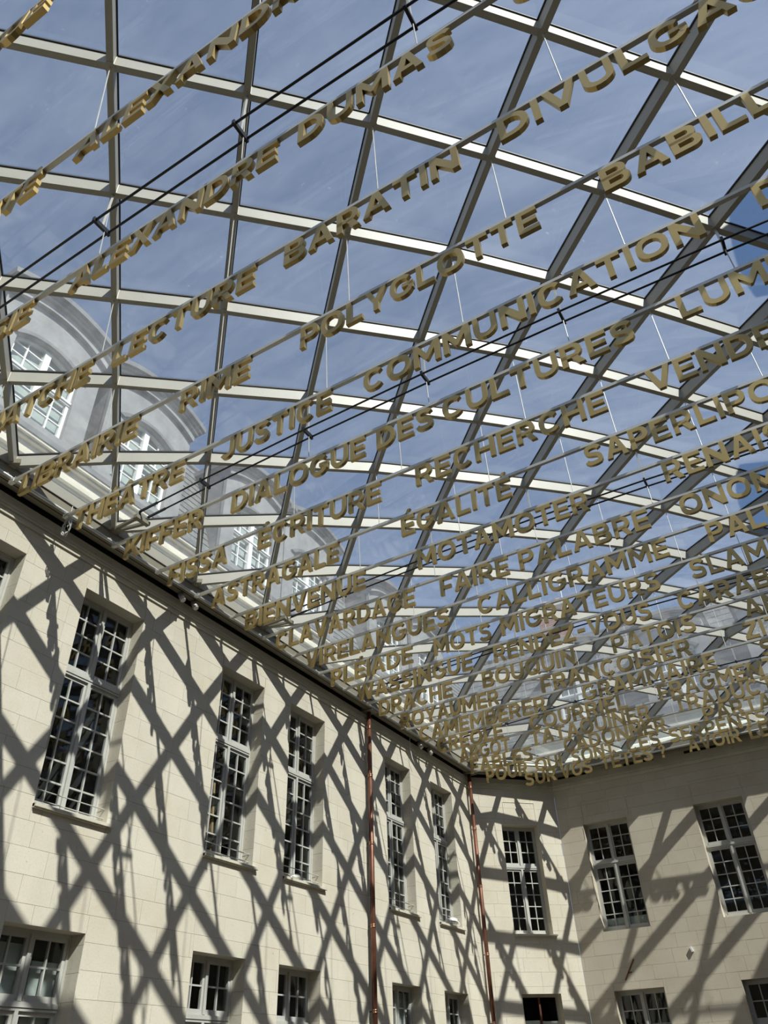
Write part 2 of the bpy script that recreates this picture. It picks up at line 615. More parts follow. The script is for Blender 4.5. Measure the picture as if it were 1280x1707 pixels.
# near-black boards painting in the deep shade of the gap over the wall head
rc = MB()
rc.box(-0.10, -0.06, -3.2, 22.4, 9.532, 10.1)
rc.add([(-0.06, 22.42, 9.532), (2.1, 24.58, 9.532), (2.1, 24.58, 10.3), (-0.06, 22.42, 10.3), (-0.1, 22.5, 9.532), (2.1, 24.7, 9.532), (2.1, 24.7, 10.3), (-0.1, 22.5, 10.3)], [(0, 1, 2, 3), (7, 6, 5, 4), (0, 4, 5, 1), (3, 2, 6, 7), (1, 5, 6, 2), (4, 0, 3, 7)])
part('wall_head_shade', rc, M['void'], None)['kind'] = 'structure'

# ------------------------------------------------------------------ roof edge gutters
GP = [(0.0, -3.2), (0.0, 22.4), (2.1, 24.5), (13.63, 24.5), (13.63, -3.2)]
GI = [(0.33, -3.0), (0.33, 22.08), (2.42, 23.97), (13.30, 23.97), (13.30, -3.0)]
names = ['gutter along the left wall above the tall windows', 'short gutter across the chamfered corner', 'gutter along the far wall over the black slots', 'gutter along the wall opposite the tall windows']
for i in range(4):
    a, b, c, d = GP[i], GP[i + 1], GI[i + 1], GI[i]
    k = 0.30
    def lerp(p, q, t):
        return (p[0] + (q[0] - p[0]) * t, p[1] + (q[1] - p[1]) * t)
    a2, b2 = lerp(a, d, k), lerp(b, c, k)
    o = empty('roof_gutter', ((a[0] + b[0]) / 2, (a[1] + b[1]) / 2, 9.62))
    tag(o, 'brown metal ' + names[i], 'gutter', 'roof edge gutters')
    m = MB()
    q = [a2, b2, c, d]
    m.add([(x, y, 9.60) for x, y in q] + [(x, y, 9.80) for x, y in q], [(0, 1, 2, 3), (7, 6, 5, 4), (0, 4, 5, 1), (1, 5, 6, 2), (2, 6, 7, 3), (3, 7, 4, 0)])
    keep(part('trough', m, M['gutter']), o)
    t = MB()
    e0, e1 = lerp(a, d, 0.72), lerp(b, c, 0.72)
    t.bar((*e0, 9.598), (*e1, 9.598), 0.012, 0.01)
    keep(part('trough_joint', t, M['void']), o)
    t = MB()
    t.tube([(d[0], d[1], 9.62), (c[0], c[1], 9.62)], 0.03, 8)
    keep(part('lip_tube', t, M['tube'], smooth=True), o)
    m = MB()
    q2 = [lerp(a, d, 0.05), lerp(b, c, 0.05), lerp(b, c, 0.95), lerp(a, d, 0.95)]
    m.add([(q2[0][0], q2[0][1], 10.16), (q2[1][0], q2[1][1], 10.16), (q2[2][0], q2[2][1], 9.86), (q2[3][0], q2[3][1], 9.86),
           (q2[0][0], q2[0][1], 10.14), (q2[1][0], q2[1][1], 10.14), (q2[2][0], q2[2][1], 9.84), (q2[3][0], q2[3][1], 9.84)],
          [(0, 1, 2, 3), (7, 6, 5, 4), (0, 4, 5, 1), (2, 6, 7, 3), (1, 5, 6, 2), (3, 7, 4, 0)])
    keep(part('sloping_flashing', m, M['flashing']), o)

# dark slots between the far wall head and the gutter
for x in (2.35, 4.55, 6.45, 9.0, 11.2):
    part('vent_slot', MB().box(x, x + 0.95, 24.44, 24.60, 9.535, 9.60), M['void'], None)
for o in list(COL.objects):
    if o.name.startswith('vent_slot'):
        o.parent = wall_far.o
        o.matrix_parent_inverse = wall_far.T.inverted()
fill = MB().box(2.1, 13.6, 24.46, 24.7, 9.53, 10.1)
o = part('infill_stone', fill, M['stone_far'], wall_far.o)
o.matrix_parent_inverse = wall_far.T.inverted()

# ------------------------------------------------------------------ the glass roof
HX = [0.000, 0.372, 0.648, 0.808, 0.978, 1.054, 1.126, 1.146, 1.023, 0.819, 0.542, 0.276, 0.000]
S, SY, X0 = 1.0806, 1.0786, 0.33
KX, Y0, NMAX, NMIN = 12, 4.910, 18, -7
def node_ok(k, n):
    if k < 0 or k > KX or n < NMIN or n > NMAX or (k + n) % 2:
        return False
    x, y = X0 + S * k, Y0 + SY * n
    return x > y - 22.4 + 0.35
def node(k, n):
    v = max(0, NMAX - n)
    he = HX[v] if v < 7 else 9
    return Vector((X0 + S * k, Y0 + SY * n, 9.865 + min(HX[k], he)))

roof = tag(empty('glass_roof', (7, 11, 9.865)), 'vaulted glass roof on a diamond lattice of pale steel bars', 'roof')
BW, BH = 0.078, 0.215
def roof_part(name, mb, material):
    return keep(part(name, mb, material), roof)

nodes = [(k, n) for n in range(NMIN, NMAX + 1) for k in range(KX + 1) if node_ok(k, n)]
segs = []
for (k, n) in nodes:
    for dk in (-1, 1):
        if node_ok(k + dk, n + 1):
            segs.append(((k, n), (k + dk, n + 1)))
segs.sort(key=lambda s: ((node(*s[0]) + node(*s[1])) / 2 - CAMLOC).length + (0 if in_view((node(*s[0]) + node(*s[1])) / 2) else 100))
restb = MB()
for i, (p, q) in enumerate(segs):
    a, b = node(*p), node(*q)
    d = (b - a).normalized() * 0.03
    if i < 300:
        m = MB().bar(a + d, b - d, BW, BH, off=0.0495)
        roof_part('roof_bar', m, M['steel'])
    else:
        restb.bar(a + d, b - d, BW, BH, off=0.0495)
if restb.v:
    roof_part('roof_bars', restb, M['steel'])['kind'] = 'stuff'
gk = MB()
for (p, q) in segs:
    a, b = node(*p), node(*q)
    gk.bar(a, b, BW + 0.03, 0.024, off=0.169)
roof_part('glazing_gasket', gk, M['gasket'])
hub = MB().tube([(0, 0, -0.062), (0, 0, 0.155)], 0.066, 8).mesh('node_hub', M['steel'])
for (k, n) in nodes:
    o = link('node_hub', hub)
    o.location = node(k, n)
    keep(o, roof)
# edge beam along the gutter
edge = MB()
for n in range(NMIN, NMAX):
    for k in (0, KX):
        if node_ok(k, n) and node_ok(k, n + 2):
            edge.bar(node(k, n), node(k, n + 2), 0.05, 0.2, off=0.05)
for k in range(0, KX):
    if node_ok(k, NMAX) and node_ok(k + 2, NMAX):
        edge.bar(node(k, NMAX), node(k + 2, NMAX), 0.05, 0.2, off=0.05)
roof_part('edge_beam', edge, M['steel'])
# shoe plates where the lattice meets the gutter
for (k, n) in nodes:
    if k == 0 or n == NMAX or k == KX:
        p = node(k, n)
        v = Vector((-1 if k == 0 else (1 if k == KX else 0), 1 if n == NMAX else 0, 0)).normalized()
        t = Vector((-v.y, v.x, 0))
        m = MB()
        vs = [p - v * 0.20, p + v * 0.12 + t * 0.22, p + v * 0.12 - t * 0.22]
        m.add([x + Vector((0, 0, -0.055)) for x in vs] + [x + Vector((0, 0, 0.03)) for x in vs], [(0, 1, 2), (5, 4, 3), (0, 3, 4, 1), (1, 4, 5, 2), (2, 5, 3, 0)])
        roof_part('edge_shoe', m, M['gutter'])
# glass panes: one per diamond, triangles along the edges
for n in range(NMIN, NMAX + 1):
    for k in range(0, KX + 1):
        if (k + n) % 2 == 0:
            continue
        cs = [(k - 1, n), (k, n - 1), (k + 1, n), (k, n + 1)]
        cs = [c for c in cs if node_ok(*c)]
        if len(cs) < 3:
            continue
        P = [node(*c) for c in cs]
        c0 = sum(P, Vector()) / len(P)
        P = [p + (c0 - p).normalized() * 0.035 + Vector((0, 0, 0.178)) for p in P]
        m = MB()
        L = len(P)
        m.add(P + [p + Vector((0, 0, 0.014)) for p in P], [tuple(range(L))[::-1], tuple(range(L, 2 * L))] + [(i, (i + 1) % L, L + (i + 1) % L, L + i) for i in range(L)])
        roof_part('glass_pane', m, M['glass_roof'])

# ------------------------------------------------------------------ tie rods with spreaders
TIE = {0: 9.74, 2: 9.81, 4: 9.85, 6: 9.88, 8: 9.86, 10: 9.80, 12: 9.72}
for q, n in enumerate((-2, 2, 6, 10, 14)):
    y = Y0 + SY * n
    where = ['beside the word ALEXANDRE before DUMAS', 'above the words DIALOGUE DES CULTURES', 'crossing over the word MOTAMOTER', 'running behind RENDEZ-VOUS', 'farthest one, behind the word TATAOUINER'][q]
    o = tag(empty('tie_rod_pair', (6.8, y, 9.98)), 'pair of thin black tie rods under the glass, ' + where, 'tie rod', 'black tie rod pairs')
    zs = lambda x: 9.89 + 0.195 * (1 - ((x - 6.8) / 6.1) ** 2)
    for s_ in (-1, 1):
        m = MB()
        pts = []
        for k in range(0, 13, 2):
            x = X0 + S * k
            if k == 0:
                x = 1.07
            if k == 12:
                x = 12.53
            pts.append((x, y + s_ * 0.10, zs(x)))
        m.tube(pts, 0.016, 6)
        keep(part('tie_rod', m, M['black_rod'], smooth=True), o)
        for xe, sg in ((1.07, 1), (12.53, -1)):
            m = MB().bar((xe, y + s_ * 0.10, zs(xe)), (xe + sg * 0.42, y + s_ * 0.10, zs(xe + sg * 0.42)), 0.034, 0.034)
            m.bar((xe, y + s_ * 0.10, zs(xe)), (xe - sg * 0.02, y + s_ * 0.02, zs(xe) - 0.13), 0.03, 0.02)
            keep(part('fork_end', m, M['black_rod']), o)
    for xe, sg in ((1.07, 1), (12.53, -1)):
        m = MB().bar((xe - sg * 0.02, y - 0.16, zs(xe) - 0.12), (xe - sg * 0.02, y + 0.16, zs(xe) - 0.12), 0.09, 0.07)
        m.bar((xe - sg * 0.02, y + 0.10, zs(xe) - 0.12), (.36 if sg > 0 else 13.24, y + 0.02, 9.85), 0.06, 0.05)
        m.bar((xe - sg * 0.02, y - 0.10, zs(xe) - 0.12), (.36 if sg > 0 else 13.24, y - 0.02, 9.85), 0.06, 0.05)
        keep(part('anchor_bracket', m, M['gutter']), o)
    for k in range(2, 12, 2):
        if not node_ok(k, n):
            continue
        x = X0 + S * k
        m = MB().bar((x, y - 0.13, zs(x)), (x, y + 0.13, zs(x)), 0.035, 0.075)
        keep(part('spreader', m, M['black_rod']), o)
        m = MB().bar((x, y, zs(x) + 0.03), (x, y, node(k, n).z - 0.05), 0.03, 0.03, up=Vector((0, 1, 0)))
        keep(part('drop_rod', m, M['rail']), o)

# ------------------------------------------------------------------ letters
TH, TV = 0.20, 0.178                    # stem and bar thickness for a cap height of 1
WD = dict(A=.90, B=.80, C=.86, D=.86, E=.70, F=.68, G=.92, H=.86, I=.20, J=.66, K=.86, L=.66, M=1.02, N=.88, O=.96, P=.76, Q=.96, R=.80,
          S=.76, T=.76, U=.84, V=.90, W=1.26, X=.88, Y=.86, Z=.78)
WD['?'] = .66
WD['-'] = .54
BASE = {'É': 'E', 'È': 'E', 'Ê': 'E', 'Â': 'A', 'Ç': 'C'}
SP = .13

def ell(cx, cz, rx, rz, a0, a1, n, p=2.35):
    pts = []
    for i in range(n + 1):
        a = radians(a0 + (a1 - a0) * i / n)
        c, s = cos(a), sin(a)
        pts.append((cx + rx * math.copysign(abs(c) ** (2 / p), c), cz + rz * math.copysign(abs(s) ** (2 / p), s)))
    return pts

def band(path, t):
    L, R = [], []
    n = len(path)
    for i, p in enumerate(path):
        a = path[max(i - 1, 0)]
        b = path[min(i + 1, n - 1)]
        def un(u, v):
            d = Vector((v[0] - u[0], v[1] - u[1]))
            return d.normalized() if d.length else d
        d1 = un(a, p) if i else un(p, b)
        d2 = un(p, b) if i < n - 1 else d1
        n1, n2 = Vector((-d1.y, d1.x)), Vector((-d2.y, d2.x))
        mi = (n1 + n2)
        mi.normalize()
        k = t / 2 / max(0.4, mi.dot(n1))
        L.append((p[0] + mi.x * k, p[1] + mi.y * k))
        R.append((p[0] - mi.x * k, p[1] - mi.y * k))
    return L + R[::-1]

def crom(P, per=5):
    out = []
    for i in range(len(P) - 1):
        p0, p1, p2, p3 = P[max(i - 1, 0)], P[i], P[i + 1], P[min(i + 2, len(P) - 1)]
        for j in range(per):
            t = j / per
            out.append(tuple(0.5 * (2 * p1[c] + (p2[c] - p0[c]) * t + (2 * p0[c] - 5 * p1[c] + 4 * p2[c] - p3[c]) * t * t + (3 * p1[c] - p0[c] - 3 * p2[c] + p3[c]) * t ** 3) for c in (0, 1)))
    out.append(P[-1])
    return out

def bowl(w, z0, z1, holed=True):
    h = z1 - z0
    r = h / 2
    k = max(w - r * 0.95, 0.2)
    out = [(0, z0), (k, z0)] + ell(k, (z0 + z1) / 2, w - k, r, -90, 90, 10, 2.0)[1:-1] + [(k, z1), (0, z1)]
    t = TV
    hole = [(TH, z0 + t), (k, z0 + t)] + ell(k, (z0 + z1) / 2, w - k - TH, r - t, -90, 90, 8, 2.0)[1:-1] + [(k, z1 - t), (TH, z1 - t)]
    return [out, hole]

def rect(x0, x1, z0, z1):
    return [[(x0, z0), (x1, z0), (x1, z1), (x0, z1)]]

def glyph(c):
    w = WD[BASE.get(c, c)]
    b = BASE.get(c, c)
    t, v = TH, TV
    P = []
    if b == 'I':
        P = [rect(0, w, 0, 1)]
    elif b == 'L':
        P = [[[(0, 0), (w, 0), (w, v), (t, v), (t, 1), (0, 1)]]]
    elif b == 'T':
        P = [[[(w / 2 - t / 2, 0), (w / 2 + t / 2, 0), (w / 2 + t / 2, 1 - v), (w, 1 - v), (w, 1), (0, 1), (0, 1 - v), (w / 2 - t / 2, 1 - v)]]]
    elif b == 'E':
        m0, m1 = .5 - v / 2, .5 + v / 2
        P = [[[(0, 0), (w, 0), (w, v), (t, v), (t, m0), (w * .93, m0), (w * .93, m1), (t, m1), (t, 1 - v), (w, 1 - v), (w, 1), (0, 1)]]]
    elif b == 'F':
        m0, m1 = .42 - v / 2, .42 + v / 2
        P = [[[(0, 0), (t, 0), (t, m0), (w * .92, m0), (w * .92, m1), (t, m1), (t, 1 - v), (w, 1 - v), (w, 1), (0, 1)]]]
    elif b == 'H':
        m0, m1 = .5 - v / 2, .5 + v / 2
        P = [[[(0, 0), (t, 0), (t, m0), (w - t, m0), (w - t, 0), (w, 0), (w, 1), (w - t, 1), (w - t, m1), (t, m1), (t, 1), (0, 1)]]]
    elif b == 'A':
        s = t * 1.08
        xa = lambda z: (w / 2 - s / 2) * z
        i0 = lambda z: s + (w / 2 - s) * z / 0.72
        zb0, zb1 = .2, .37
        P = [[[(0, 0), (s, 0), (i0(zb0) * .94, zb0), (w - i0(zb0) * .94, zb0), (w - s, 0), (w, 0), (w / 2 + s * .55, 1), (w / 2 - s * .55, 1)],
              [(i0(zb1) * .98, zb1), (w - i0(zb1) * .98, zb1), (w / 2, .73)]]]
    elif b == 'V':
        s = t * 1.08
        P = [[[(w / 2 - s * .52, 0), (w / 2 + s * .52, 0), (w, 1), (w - s, 1), (w / 2, .27), (s, 1), (0, 1)]]]
    elif b == 'W':
        s = t
        q = w / 4
        P = [[[(q - s * .5 + .04, 0), (q + s * .5 + .04, 0), (2 * q, .66), (3 * q - s * .5 - .04, 0), (3 * q + s * .5 - .04, 0), (w, 1), (w - s, 1), (3 * q - .02, .30), (2 * q + s * .45, 1), (2 * q - s * .45, 1), (q + .02, .30), (s, 1), (0, 1)]]]
    elif b == 'M':
        P = [[[(0, 0), (t, 0), (t, .62), (w / 2 - .035, .20), (w / 2 + .035, .20), (w - t, .62), (w - t, 0), (w, 0), (w, 1), (w - t, 1), (w / 2, .50), (t, 1), (0, 1)]]]
    elif b == 'N':
        P = [[[(0, 0), (t, 0), (t, .60), (w - t * 1.05, 0), (w, 0), (w, 1), (w - t, 1), (w - t, .40), (t * 1.05, 1), (0, 1)]]]
    elif b == 'Z':
        P = [[[(0, 0), (w, 0), (w, v), (t * 1.35, v), (w, 1 - v), (w, 1), (.02, 1), (.02, 1 - v), (w - t * 1.35, 1 - v), (0, v)]]]
    elif b == 'X':
        s = t * 1.15
        P = [[[(0, 0), (s, 0), (w / 2, .36), (w - s, 0), (w, 0), (w / 2 + s * .56, .5), (w - .02, 1), (w - s - .02, 1), (w / 2, .64), (s + .02, 1), (.02, 1), (w / 2 - s * .56, .5)]]]
    elif b == 'Y':
        s = t * 1.12
        P = [[[(w / 2 - t / 2, 0), (w / 2 + t / 2, 0), (w / 2 + t / 2, .38), (w, 1), (w - s, 1), (w / 2, .57), (s, 1), (0, 1), (w / 2 - t / 2, .38)]]]
    elif b == 'K':
        s = t * 1.15
        P = [[[(0, 0), (t, 0), (t, .26), (.40, .42), (w - s * 1.02, 0), (w + .02, 0), (.55, .58), (w, 1), (w - s * 1.1, 1), (t, .55), (t, 1), (0, 1)]]]
    elif b == 'O' or b == 'Q':
        P = [[ell(w / 2, .5, w / 2, .5, 0, 342, 19), ell(w / 2, .5, w / 2 - t, .5 - v, 0, 342, 19)]]
        if b == 'Q':
            P.append([[(w * .50, .30), (w * .64, .38), (w * 1.0, .02), (w * .84, -.05)]])
    elif b == 'C':
        P = [[band(ell(w / 2 + .015, .5, w / 2 - t / 2, .5 - v / 2, 40, 320, 18), (t + v) / 2)]]
    elif b == 'G':
        P = [[band(ell(w / 2, .5, w / 2 - t / 2, .5 - v / 2, 42, 328, 18), (t + v) / 2)],
             [[(w * .52, .40), (w, .40), (w, .50), (w, .56), (w * .52, .56)]], rect(w - t, w - .01, .22, .5)]
    elif b == 'S':
        P = [[band(crom([(w - .10, .775), (w * .76, .875), (w * .5, .905), (w * .24, .86), (.125, .72), (w * .25, .575), (w * .5, .515), (w * .76, .445), (w - .115, .29), (w * .78, .135), (w * .48, .095), (w * .22, .13), (.075, .225)], 2), v * 1.05)]]
    elif b == 'U':
        P = [[band([(t / 2, 1), (t / 2, .42)] + ell(w / 2, .40, w / 2 - t / 2, .40 - v / 2, 180, 360, 10, 2.1)[1:-1] + [(w - t / 2, .42), (w - t / 2, 1)], (t + v) / 2)]]
    elif b == 'J':
        P = [[band([(w - t / 2, 1), (w - t / 2, .36)] + ell(w * .48, .34, w * .52 - t / 2, .34 - v / 2, 0, -150, 9, 2.1)[1:], (t + v) / 2)]]
    elif b == 'D':
        P = [bowl(w, 0, 1)]
    elif b == 'P':
        P = [rect(0, t, 0, .5), bowl(w, .34, 1)]
    elif b == 'R':
        P = [rect(0, t, 0, .5), bowl(w * .95, .34, 1), [[(w * .40, .40), (w * .68, .44), (w, 0), (w - t * 1.18, 0)]]]
    elif b == 'B':
        P = [bowl(w, 0, .56), bowl(w * .93, .44, 1)]
    elif b == '-':
        P = [rect(.04, w - .04, .36, .55)]
    elif b == '?':
        P = [[band(crom([(.08, .70), (.2, .87), (w * .52, .91), (w - .12, .74), (w - .2, .53), (w * .5, .42), (w * .5, .27)], 3), v)], rect(w * .5 - .11, w * .5 + .11, 0, .19)]
    if c == 'É':
        P.append([[(w * .36, 1.07), (w * .52, 1.07), (w * .78, 1.32), (w * .55, 1.32)]])
    if c == 'È':
        P.append([[(w * .64, 1.07), (w * .48, 1.07), (w * .22, 1.32), (w * .45, 1.32)]])
    if c in 'ÊÂ':
        P.append([[(w * .2, 1.07), (w * .36, 1.07), (w * .5, 1.18), (w * .64, 1.07), (w * .8, 1.07), (w * .58, 1.32), (w * .42, 1.32)]])
    if c == 'Ç':
        P.append([band([(w * .5, .08), (w * .53, -.07), (w * .60, -.12), (w * .54, -.22), (w * .38, -.22)], .10)])
    m = MB()
    for i, loops in enumerate(P):
        m.prism(loops, 0.0, 0.055)
    return m.mesh('letter_' + {'?': 'query', '-': 'hyphen'}.get(c, c.lower()), M['brass'])

GL = {}
CAP = 0.404
WORDS = {-4: [('LANGUE', 4.36, 0.374)], -3: [('BEAUTÉ', 3.00, 0.374), ('ALEXANDRIN', 5.58, 0.374)],
 -2: [('POÉSIE', 1.81, 0.374), ('ALEXANDRE', 4.30, 0.363), ('DUMAS', 7.59, 0.355), ('CONTE', 9.91, 0.374)],
 -1: [('TCHATCHE', 0.65, 0.374), ('LECTURE', 3.88, 0.379), ('BARATIN', 6.63, 0.372), ('DIVULGÂCHER', 9.33, 0.374)],
 0: [('LIBRAIRIE', 0.71, 0.396), ('RIME', 4.03, 0.392), ('POLYGLOTTE', 6.08, 0.354), ('BABILLER', 10.06, 0.374)],
 1: [('THÉÂTRE', 0.66, 0.388), ('JUSTICE', 3.84, 0.357), ('COMMUNICATION', 6.35, 0.381), ('DÉBAT', 11.47, 0.374)],
 2: [('KIFFER', 0.72, 0.390), ('DIALOGUE', 3.13, 0.370), ('DES', 5.91, 0.368), ('CULTURES', 7.01, 0.390), ('LUMIÈRE', 10.37, 0.374)],
 3: [('FISSA', 0.72, 0.365), ('ÉCRITURE', 2.82, 0.382), ('RECHERCHE', 5.98, 0.379), ('VENDREDI', 9.69, 0.374)],
 4: [('ASTRAGALE', 0.83, 0.355), ('ÉGALITÉ', 5.10, 0.366), ('SAPERLIPOPETTE', 8.41, 0.374)],
 5: [('BIENVENUE', 0.77, 0.381), ('MOTAMOTER', 4.83, 0.367), ('RENAISSANCE', 9.37, 0.374)],
 6: [('CLAVARDAGE', 0.73, 0.359), ('FAIRE', 4.74, 0.381), ('PALABRE', 6.40, 0.387), ('ONOMATOPÉE', 9.38, 0.374)],
 7: [('VIRELANGUES', 0.74, 0.381), ('CALLIGRAMME', 5.04, 0.388), ('PALINDROME', 9.61, 0.374)],
 8: [('PLÉIADE', 0.71, 0.396), ('MOTS', 3.46, 0.355), ('MIGRATEURS', 5.08, 0.381), ('SLAMER', 9.06, 0.374)],
 9: [('WASSINGUE', 0.74, 0.381), ('RENDEZ-VOUS', 4.43, .357), ('CARABISTOUILLE', 8.56, 0.374)],
 10: [('DRACHE', 0.73, 0.372), ('BOUQUIN', 3.64, 0.371), ('PATOIS', 6.84, 0.365), ('AMOUR', 9.68, 0.374)],
 11: [('ROYAUMER', 0.75, 0.364), ('FRANÇOISIER', 4.72, 0.399), ('ZITOUNE', 9.49, 0.374)],
 12: [('CAMEMBERER', 0.72, 0.390), ('GRAMMAIRE', 5.41, 0.391), ('SAVOIR', 9.66, 0.374)],
 13: [('CRÉOLE', 0.71, 0.382), ('COURRIEL', 3.54, 0.399), ('FRAGMENT', 7.03, 0.374)],
 14: [('ARGOT', 0.90, 0.328), ('TATAOUINER', 3.14, 0.381), ('TRADUCTION', 7.18, 0.374)],
 15: [('FABLES', 0.74, 0.390), ('CADONNER', 3.73, 0.379), ('PARTAGE', 7.69, 0.374)],
 16: [('POUR', 0.77, 0.368), ('QUI', 2.42, 0.372), ('SONT', 3.58, 0.352), ('CES', 5.26, 0.377), ('SERPENTS', 6.50, 0.374)],
 17: [('SUR', 1.64, 0.392), ('VOS', 2.84, 0.352), ('TÊTES', 4.15, 0.376), ('?', 5.93, 0.295), ('AVOIR', 6.78, 0.345), ('LE', 8.49, 0.374)]}
CUT = {'LANGUE': 'last letters of a gold word at the very top left corner', 'BEAUTÉ': 'end of a gold word cut by the frame, on the rail before ALEXANDRIN',
       'ALEXANDRIN': 'gold word beginning ALEXAND, cut by the top edge of the frame', 'POÉSIE': 'end of a gold word cut by the frame, on the rail before ALEXANDRE DUMAS',
       'CONTE': 'sliver of a gold letter at the top edge, right of DUMAS on its rail', 'TCHATCHE': 'gold word ending ATCHE, cut by the frame, on the rail before LECTURE',
       'DIVULGÂCHER': 'gold word beginning DIVULGA, on the rail after BARATIN', 'BABILLER': 'gold word beginning BABIL, on the rail after POLYGLOTTE',
       'DÉBAT': 'gold letter D alone at the frame edge after COMMUNICATION', 'LUMIÈRE': 'gold word beginning LUM, on the rail after CULTURES',
       'VENDREDI': 'gold word beginning VENDR, on the rail after RECHERCHE', 'SAPERLIPOPETTE': 'gold word beginning SAPERLIPO, on the rail after ÉGALITÉ',
       'RENAISSANCE': 'gold word beginning RENAI, on the rail after MOTAMOTER', 'ONOMATOPÉE': 'gold word beginning ONOM, on the rail after FAIRE PALABRE',
       'PALINDROME': 'gold word beginning PAL, on the rail after CALLIGRAMME', 'SLAMER': 'gold word beginning SLAM, partly in shade after MIGRATEURS',
       'CARABISTOUILLE': 'gold word beginning CARAB, on the rail after RENDEZ-VOUS', 'AMOUR': 'gold word beginning AM, on the rail after PATOIS',
       'ZITOUNE': 'gold word beginning ZIT, on the rail after FRANÇOISIER', 'SAVOIR': 'gold word of which only an S shows, on the rail after GRAMMAIRE',
       'FRAGMENT': 'gold word beginning FRAGMEN, on the rail after COURRIEL', 'TRADUCTION': 'gold word beginning TRADUC, on the rail after TATAOUINER',
       'PARTAGE': 'gold word beginning PARTA, on the rail after CADONNER', 'LE': 'gold word LE after AVOIR on the farthest rail',
       '?': 'gold question mark after TÊTES on the farthest rail', 'PALABRE': 'gold word PALABRE hung after FAIRE on the same rail',
       'FAIRE': 'gold word FAIRE hung between CLAVARDAGE and PALABRE', 'ALEXANDRE': 'gold word ALEXANDRE hung just before DUMAS', 'LECTURE': 'gold word LECTURE hung between BARATIN and a word ending ATCHE'}

def ztop(n):
    return 9.484 + 0.087 * min(1, max(0, (n - 1) / 4))

for n, ws in sorted(WORDS.items()):
    y = Y0 + SY * n
    yf = y + 0.03 + {-4: .08, -3: .06, -2: .03}.get(n, 0)
    zt = ztop(n)
    x_a = 0.36 if n < 17 else 1.2
    vis = [t for t, _, _ in ws]
    first = {-4: 'nearest of all', -3: 'carrying the word beginning ALEXAND', -2: 'carrying ALEXANDRE and DUMAS'}.get(n, 'carrying the word ' + next((t for t in vis if t not in CUT), vis[0]))
    ro = tag(empty('letter_rail', (x_a, yf, zt)), 'thin flat pale metal rail across the court, ' + first, 'rail', 'rails of the hanging words')
    m = MB().box(x_a, 13.24, yf, yf + 0.055, zt, zt + 0.05)
    keep(part('flat_bar', m, M['rail']), ro)
    m = MB().box(x_a - 0.02, x_a + 0.10, yf - 0.006, yf + 0.061, zt - 0.006, zt + 0.056)
    m.bar((x_a + 0.02, yf + 0.03, zt + 0.05), (x_a - 0.01, yf + 0.03, 9.62), 0.02, 0.02)
    keep(part('end_clamp', m, M['rail']), ro)
    for k in range(1, KX):
        if node_ok(k, n) and X0 + S * k > x_a + 0.1:
            p = node(k, n)
            keep(part('hanger_cable', MB().tube([(p.x, yf + 0.027, zt + 0.05), (p.x, p.y, p.z - 0.05)], 0.0075, 6), M['wire']), ro)
    for i, (t, x0, sc) in enumerate(ws):
        wo_ = empty('hanging_word', (x0, yf, zt - CAP))
        if t in CUT:
            lab = CUT[t]
        else:
            pv = ws[i - 1][0] if i else None
            nx = ws[i + 1][0] if i + 1 < len(ws) else None
            if i == 0:
                lab = 'gold word %s at the wall end of its rail' % t
            else:
                lab = 'gold word %s hung after %s on the same rail' % (t, pv)
        tag(wo_, lab, 'hanging word', 'hanging gold words')
        x = 0.0
        for c in t:
            w = WD[BASE.get(c, c)]
            if c not in GL:
                GL[c] = glyph(c)
            link('letter', GL[c], wo_, (x, 0, 0), None, (sc, 1, CAP))
            x += (w + SP) * sc

# ------------------------------------------------------------------ downpipes
def downpipe(x, y, lab, a=0.0):
    o = tag(empty('copper_downpipe', (x, y, 0)), lab, 'downpipe', 'copper downpipes')
    m = MB().tube([(0, 0, 0.0), (0, 0, 9.62)], 0.058, 12)
    part('pipe', m, M['copper'], o, smooth=True)
    for z in (1.05, 2.95, 4.55, 6.3, 7.9, 9.15):
        c = MB().tube([(0, 0, z - 0.035), (0, 0, z - 0.012)], 0.068, 12).tube([(0, 0, z + 0.012), (0, 0, z + 0.035)], 0.068, 12)
        c.tube([(0, 0, z - 0.012), (0, 0, z + 0.012)], 0.062, 12)
        part('collar', c, M['copper_new'], o, smooth=True)
        b = MB().bar((0, 0, z), (-0.13 * cos(a), -0.13 * sin(a), z), 0.016, 0.016)
        part('wall_bracket', b, M['black_rod'], o)
    h = MB().box(-0.14, 0.2, -0.16, 0.16, 9.56, 9.66)
    part('outlet_box', h, M['gutter'], o)
downpipe(0.14, 16.2, 'copper downpipe between the third and fourth tall windows of the left wall')
downpipe(0.15, 22.28, 'copper downpipe in the corner of the left wall and chamfered wall', -0.4)

# ------------------------------------------------------------------ upper storeys: cornice, mansard, dormers
def cornice(w, x0, x1, name):
    o = empty(name, w.o.location, w.o.rotation_euler.z)
    o['kind'] = 'structure'
    part('attic_wall', MB().box(x0, x1, 0.0, 0.45, 10.10, 10.42), M['cornice'], o)
    part('frieze_band', MB().box(x0, x1, -0.09, 0.45, 10.42, 10.50), M['cornice'], o)
    part('frieze', MB().box(x0, x1, -0.01, 0.45, 10.50, 10.74), M['cornice'], o)
    part('cornice_moulding', MB().box(x0, x1, -0.09, 0.45, 10.74, 10.79).box(x0, x1, -0.15, 0.45, 10.79, 10.84), M['cornice'], o)
    part('zinc_edge', MB().box(x0, x1, -0.17, 0.3, 10.845, 10.90).box(x0, x1, -0.12, 0.3, 10.90, 11.0), M['zinc'], o)
    return o

